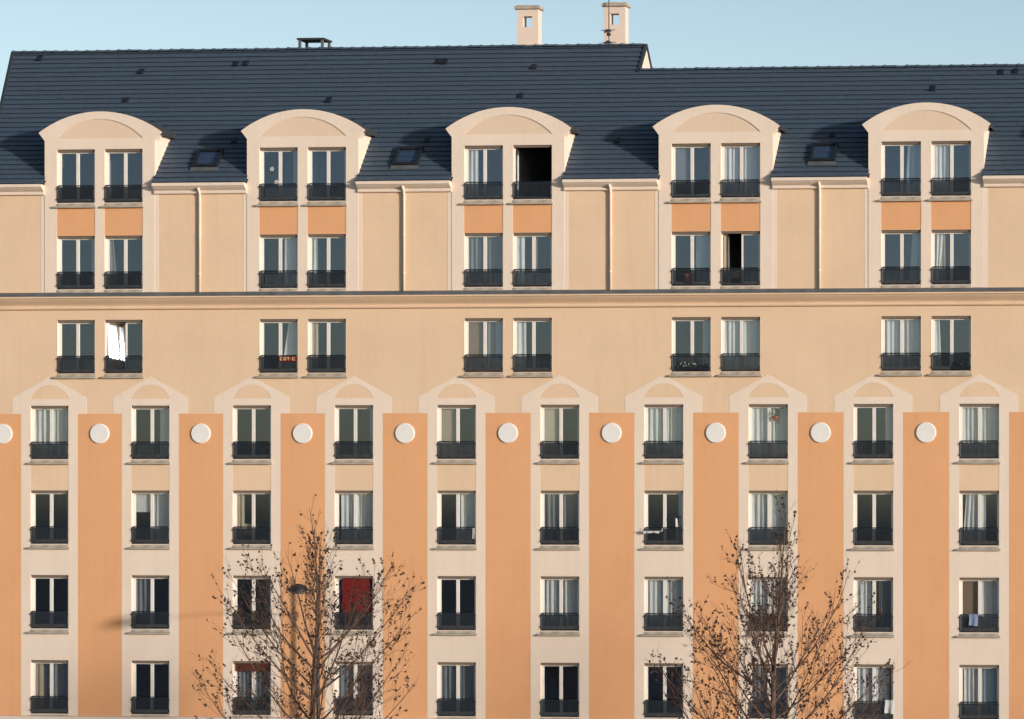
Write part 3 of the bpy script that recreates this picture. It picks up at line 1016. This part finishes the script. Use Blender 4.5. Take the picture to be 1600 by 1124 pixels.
for k in range(4): mb.tube([(-0.36, -0.06 + 0.045 * k, 0.03), (0.30, -0.06 + 0.045 * k, 0.03)], 0.006, 5)
for xx in (-0.36, 0.30): mb.tube([(xx, -0.06, 0.03), (xx, 0.06, 0.03), (xx, 0.10, 0.16)], 0.009, 5)
put('rack_frame', mb.mesh('rack_frame', M['pvc']), rk)
put('laundry', cloth('laundry', 0.5, 0.07, M['white_cloth'], 0.015, seed=14), rk, (-0.02, -0.05, 0.04))
fl = empty('small_stand', (COLX[6] + 0.42, 0.07, ZT[4] - OH + 0.02))
tag(fl, 'small dark topped stand with pale pole behind a window railing', 'stand')
put('pole', MB().tube([(-0.02, 0, 0), (-0.05, 0, 0.84)], 0.02, 8).tube([(0.05, 0, 0), (-0.02, 0, 0.80)], 0.014, 6).mesh('pole', M['pvc']), fl)
put('top', MB().tube([(-0.19, 0, 0.80), (-0.14, 0, 0.82), (-0.06, 0, 0.82), (-0.02, 0, 0.84), (0.10, 0, 0.86)], [0.015, 0.045, 0.04, 0.02, 0.03], 8).mesh('top', M['dark_metal']), fl)
hp = empty('hanging_plant', (COLX[7] + 0.22, 0.075, ZT[3] - 0.10))
tag(hp, 'pot of trailing greenery hung inside an arched surround window', 'hanging plant')
put('pot', MB().tube([(0, 0, -0.42), (0, 0, -0.30), (0, 0, -0.28)], [0.05, 0.09, 0.092], 12).tube([(0, 0, -0.28), (0, 0, 0.02)], 0.004, 4).mesh('pot', M['terracotta'], False), hp, (0, 0, 0)).scale = (1, 0.5, 1)
mb = MB()
for k in range(120):
    p = Vector((rnd.gauss(0, 0.10), rnd.gauss(0, 0.02), -0.22 + rnd.gauss(0, 0.11)))
    q = Quaternion((rnd.uniform(-1, 1), rnd.uniform(-1, 1), rnd.uniform(-1, 1)), rnd.uniform(0, 3))
    a, b = q @ Vector((0.03, 0, 0)), q @ Vector((0, 0.014, 0))
    mb.add([p - a, p - b, p + a, p + b], [(0, 1, 2, 3)])
put('leaves', mb.mesh('leaves', M['green']), hp, kind='stuff')

# window stickers on the top storey window with two pale rosettes
def rosette(x, z, s):
    mb = MB()
    for k in range(5):
        a = 2 * math.pi * k / 5
        cx, cz = s * 0.55 * math.cos(a), s * 0.55 * math.sin(a)
        mb.tube([(cx, -0.004, cz), (cx, 0.004, cz)], s * 0.42, 8)
    return mb.mesh('window_sticker', M['white_cloth'])
xs_ = BAYX[1] - 0.78
for (dx, dz, s, lab) in ((-0.27, -0.66, 0.075, 'upper pale flower sticker on left pane of a top storey window'),
                         (-0.12, -1.08, 0.08, 'lower pale flower sticker just above a top storey railing')):
    tag(put('window_sticker', rosette(0, 0, s), None, (xs_ + dx, 0.155, ZT[0] + dz)), lab, 'sticker')

# ------------------------------------------------------------------ aerial on the right chimney
an = empty('television_aerial', (16.93, 4.52, 25.35))
tag(an, 'thin television aerial on a mast against the right chimney', 'aerial')
put('mast', MB().tube([(0, 0, 0), (0, 0, 1.95)], 0.018, 6).mesh('mast', M['dark_metal']), an)
put('clamp', MB().box(-0.10, 0.03, -0.04, 0.18, 0.66, 0.72).box(-0.10, 0.03, -0.04, 0.18, 0.30, 0.35).mesh('clamp', M['dark_metal']), an)
put('boom', MB().tube([(-0.22, -0.05, 0.28), (0.22, 0.02, 0.30)], 0.014, 5).tube([(-0.24, -0.05, 0.68), (0.20, 0.02, 0.70)], 0.014, 5).mesh('boom', M['dark_metal']), an)
put('amplifier', bevel(MB().box(-0.06, 0.08, -0.10, -0.02, 0.50, 0.60).mesh('amplifier', M['dark_metal']), 0.02), an)

# ------------------------------------------------------------------ street lamp
LP = Vector((8.95, -0.6, 0.0))
lamp = empty('street_lamp', LP)
tag(lamp, 'dark street lamp with domed head behind the left bare tree', 'street lamp')
put('pole', MB().tube([(0, 0, 0), (0, 0, 0.9), (0, 0, 1.0), (0, 0, 7.35), (0, 0, 8.45)], [0.09, 0.09, 0.07, 0.045, 0.04], 12).mesh('pole', M['lampgrey'], True), lamp)
put('arm', MB().tube([(0, 0, 7.30), (0.13, -0.8, 7.62), (0.33, -1.9, 7.88), (0.58, -3.3, 8.06), (0.62, -3.6, 8.07)], 0.018, 8).mesh('arm', M['lampgrey'], True), lamp)
put('clamp', MB().tube([(0, 0, 7.22), (0, 0, 7.40)], 0.085, 12).tube([(0.02, 0, 7.3), (0.16, 0.0, 7.3)], 0.03, 6).mesh('clamp', M['lampgrey']), lamp)
def lathe(prof, k=24):
    vs, fs = [], []
    for r_, z in prof:
        for j in range(k):
            a = 2 * math.pi * j / k
            vs.append((r_ * math.cos(a), r_ * math.sin(a), z))
    for i in range(len(prof) - 1):
        for j in range(k):
            fs.append((i * k + j, i * k + (j + 1) % k, (i + 1) * k + (j + 1) % k, (i + 1) * k + j))
    return MB().add(vs, fs)
lh = put('lamp_head', lathe([(0.001, 0.20), (0.08, 0.19), (0.18, 0.15), (0.29, 0.07), (0.345, 0.01), (0.34, -0.02), (0.30, -0.025), (0.001, -0.02)]).mesh('lamp_head', M['lampgrey'], True), lamp, (0.64, -3.7, 8.08))
put('lamp_bowl', lathe([(0.27, -0.026), (0.25, -0.07), (0.15, -0.115), (0.001, -0.125)]).mesh('lamp_bowl', M['lampglass'], True), lh)

# ------------------------------------------------------------------ bare trees with the last dry leaves
def tree(name, label, base, height, crown_r, zlow, seed, fork, leafy=1.0):
    rnd = random.Random(seed)
    t = empty(name, base)
    tag(t, label, 'tree', 'bare trees in front of the facade')
    trunk, limbs, twigs, leaf = MB(), MB(), MB(), MB()
    tips = []
    def leafat(p, s):
        q = Quaternion((rnd.uniform(-1, 1), rnd.uniform(-1, 1), rnd.uniform(-1, 1)), rnd.uniform(0, 6))
        a, b, c = q @ Vector((s, 0, 0)), q @ Vector((0, s * 0.6, 0)), q @ Vector((0, 0, s * 0.45))
        leaf.add([p - a, p - b + c, p + a, p + b + c, p - c * 0.4], [(0, 1, 4), (1, 2, 4), (2, 3, 4), (3, 0, 4)])
    def path(p, d, L, up, wig, n):
        pts = [p.copy()]
        d = d.normalized()
        st = L / n
        for i in range(n):
            d = (d + Vector((rnd.gauss(0, wig), rnd.gauss(0, wig), rnd.gauss(0, wig) + up))).normalized()
            p = p + d * st
            pts.append(p.copy())
        return pts
    def at(pts, s):
        x = s * (len(pts) - 1); i = min(int(x), len(pts) - 2); f = x - i
        return pts[i].lerp(pts[i + 1], f), (pts[i + 1] - pts[i]).normalized()
    def side(d, ang, az):
        o = d.orthogonal().normalized()
        o = Quaternion(d, az) @ o
        return (d * math.cos(ang) + o * math.sin(ang)).normalized()
    def spray(p, d, L, r, lv):
        """twig with its own finer twigs and perhaps leaves"""
        n = 5 if lv < 2 else 3
        pts = path(p, d, L, 0.11, 0.085, n)
        twigs.tube(pts, [r + (0.0022 - r) * i / n for i in range(n + 1)], 4 if lv < 1 else 3, cap=False)
        if lv < 2:
            k = int(L * rnd.uniform(2.8, 4.2)) + 1
            for q in range(k):
                s = 0.15 + 0.8 * (q + rnd.random() * 0.7) / k
                pp, dd = at(pts, s)
                spray(pp, side(dd, R(rnd.uniform(20, 42)), rnd.uniform(0, 6.28)), L * rnd.uniform(0.3, 0.55) * (1.15 - 0.5 * s), max(0.003, r * 0.5), lv + 1)
        if lv > 0 and rnd.random() < leafy * (0.35 if lv == 2 else 0.6):
            for q in range(rnd.randint(1, 3)):
                pp, dd = at(pts, rnd.uniform(0.3, 1.0))
                leafat(pp + Vector((rnd.gauss(0, 0.006), rnd.gauss(0, 0.006), -0.02)), rnd.uniform(0.032, 0.058))
    def limb(p, d, L, r, up=0.10):
        n = max(6, int(L * 2.2))
        pts = path(p, d, L, up, 0.05, n)
        rad = [max(0.0055, r * (1 - 0.88 * i / n)) for i in range(n + 1)]
        limbs.tube(pts, rad, 6, cap=False)
        k = int(L * 2.7) + 2
        az = rnd.uniform(0, 6)
        for q in range(k):
            s = 0.2 + 0.8 * (q + 0.5 * rnd.random()) / k
            s = min(s, 0.99)
            pp, dd = at(pts, s)
            az += 2.4 + rnd.uniform(-0.5, 0.5)
            ll = (0.5 + 0.36 * L * (1 - s)) * rnd.uniform(0.7, 1.25)
            spray(pp, side(dd, R(rnd.uniform(22, 44)), az), min(ll, 1.5), max(0.0045, rad[int(s * n)] * 0.42), 0 if ll > 0.75 else 1)
        return pts
    zf = fork
    n = 14
    tp = path(Vector((0, 0, 0)), Vector((rnd.uniform(-.02, .02), 0, 1)), zf, 0.05, 0.012, n)
    trunk.tube(tp, [0.12 - 0.062 * (i / n) for i in range(n + 1)], 10, cap=False)
    top = tp[-1]
    # leaders above the fork
    m = 6
    for q in range(m):
        a = 2 * math.pi * q / m + rnd.uniform(-0.4, 0.4)
        tilt = R(4 if q == 0 else rnd.uniform(14, 30))
        dd = Vector((math.sin(tilt) * math.cos(a), math.sin(tilt) * math.sin(a), math.cos(tilt)))
        L = (height - zf) * (0.97 if q == 0 else rnd.uniform(0.70, 0.93))
        limb(top - Vector((0, 0, rnd.uniform(0, 0.9) if q else 0)), dd, L, 0.042 if q == 0 else 0.032, 0.035)
    # scaffold limbs along the trunk
    nl = 22
    az = rnd.uniform(0, 6)
    for q in range(nl):
        s = (zlow + (zf - 0.3 - zlow) * (q + 0.3 * rnd.random()) / nl) / zf
        pp, _ = at(tp, s)
        az += 2.4 + rnd.uniform(-0.35, 0.35)
        f = (pp.z - zlow) / (height - zlow)
        tilt = R(62 - 24 * f + rnd.uniform(-6, 6))
        dd = Vector((math.sin(tilt) * math.cos(az), math.sin(tilt) * math.sin(az), math.cos(tilt)))
        limb(pp, dd, crown_r * (1.28 - 0.55 * f) * rnd.uniform(0.85, 1.1), 0.034 - 0.010 * f, 0.06)
    put('trunk', trunk.mesh('trunk', M['bark'], True), t)
    put('branches', limbs.mesh('branches', M['bark'], True), t)
    put('twigs', twigs.mesh('twigs', M['bark']), t, kind='stuff')
    put('dry_leaves', leaf.mesh('dry_leaves', M['dryleaf']), t, kind='stuff')
    return t
TY = -14.0
tree('bare_tree', 'bare tree with scattered dry leaves in front of the street lamp', (13.4, TY, 0), 10.8, 3.6, 2.6, 21, 6.9)
tree('bare_tree', 'bare tree with forked crown and dry leaves, on the right', (26.08, TY, 0), 11.0, 3.7, 2.6, 35, 6.5)
# tall trees across the road, beyond the right edge of the picture, shade the lower facade
tree('bare_tree', 'tall bare tree across the road, nearer one beyond the right edge', (73.0, -34.0, 0), 19.0, 4.2, 4.5, 52, 11.5, 0.5)
tree('bare_tree', 'bare tree across the road, farther one beyond the right edge', (87.0, -34.0, 0), 16.0, 4.0, 4.0, 77, 9.5, 0.5)
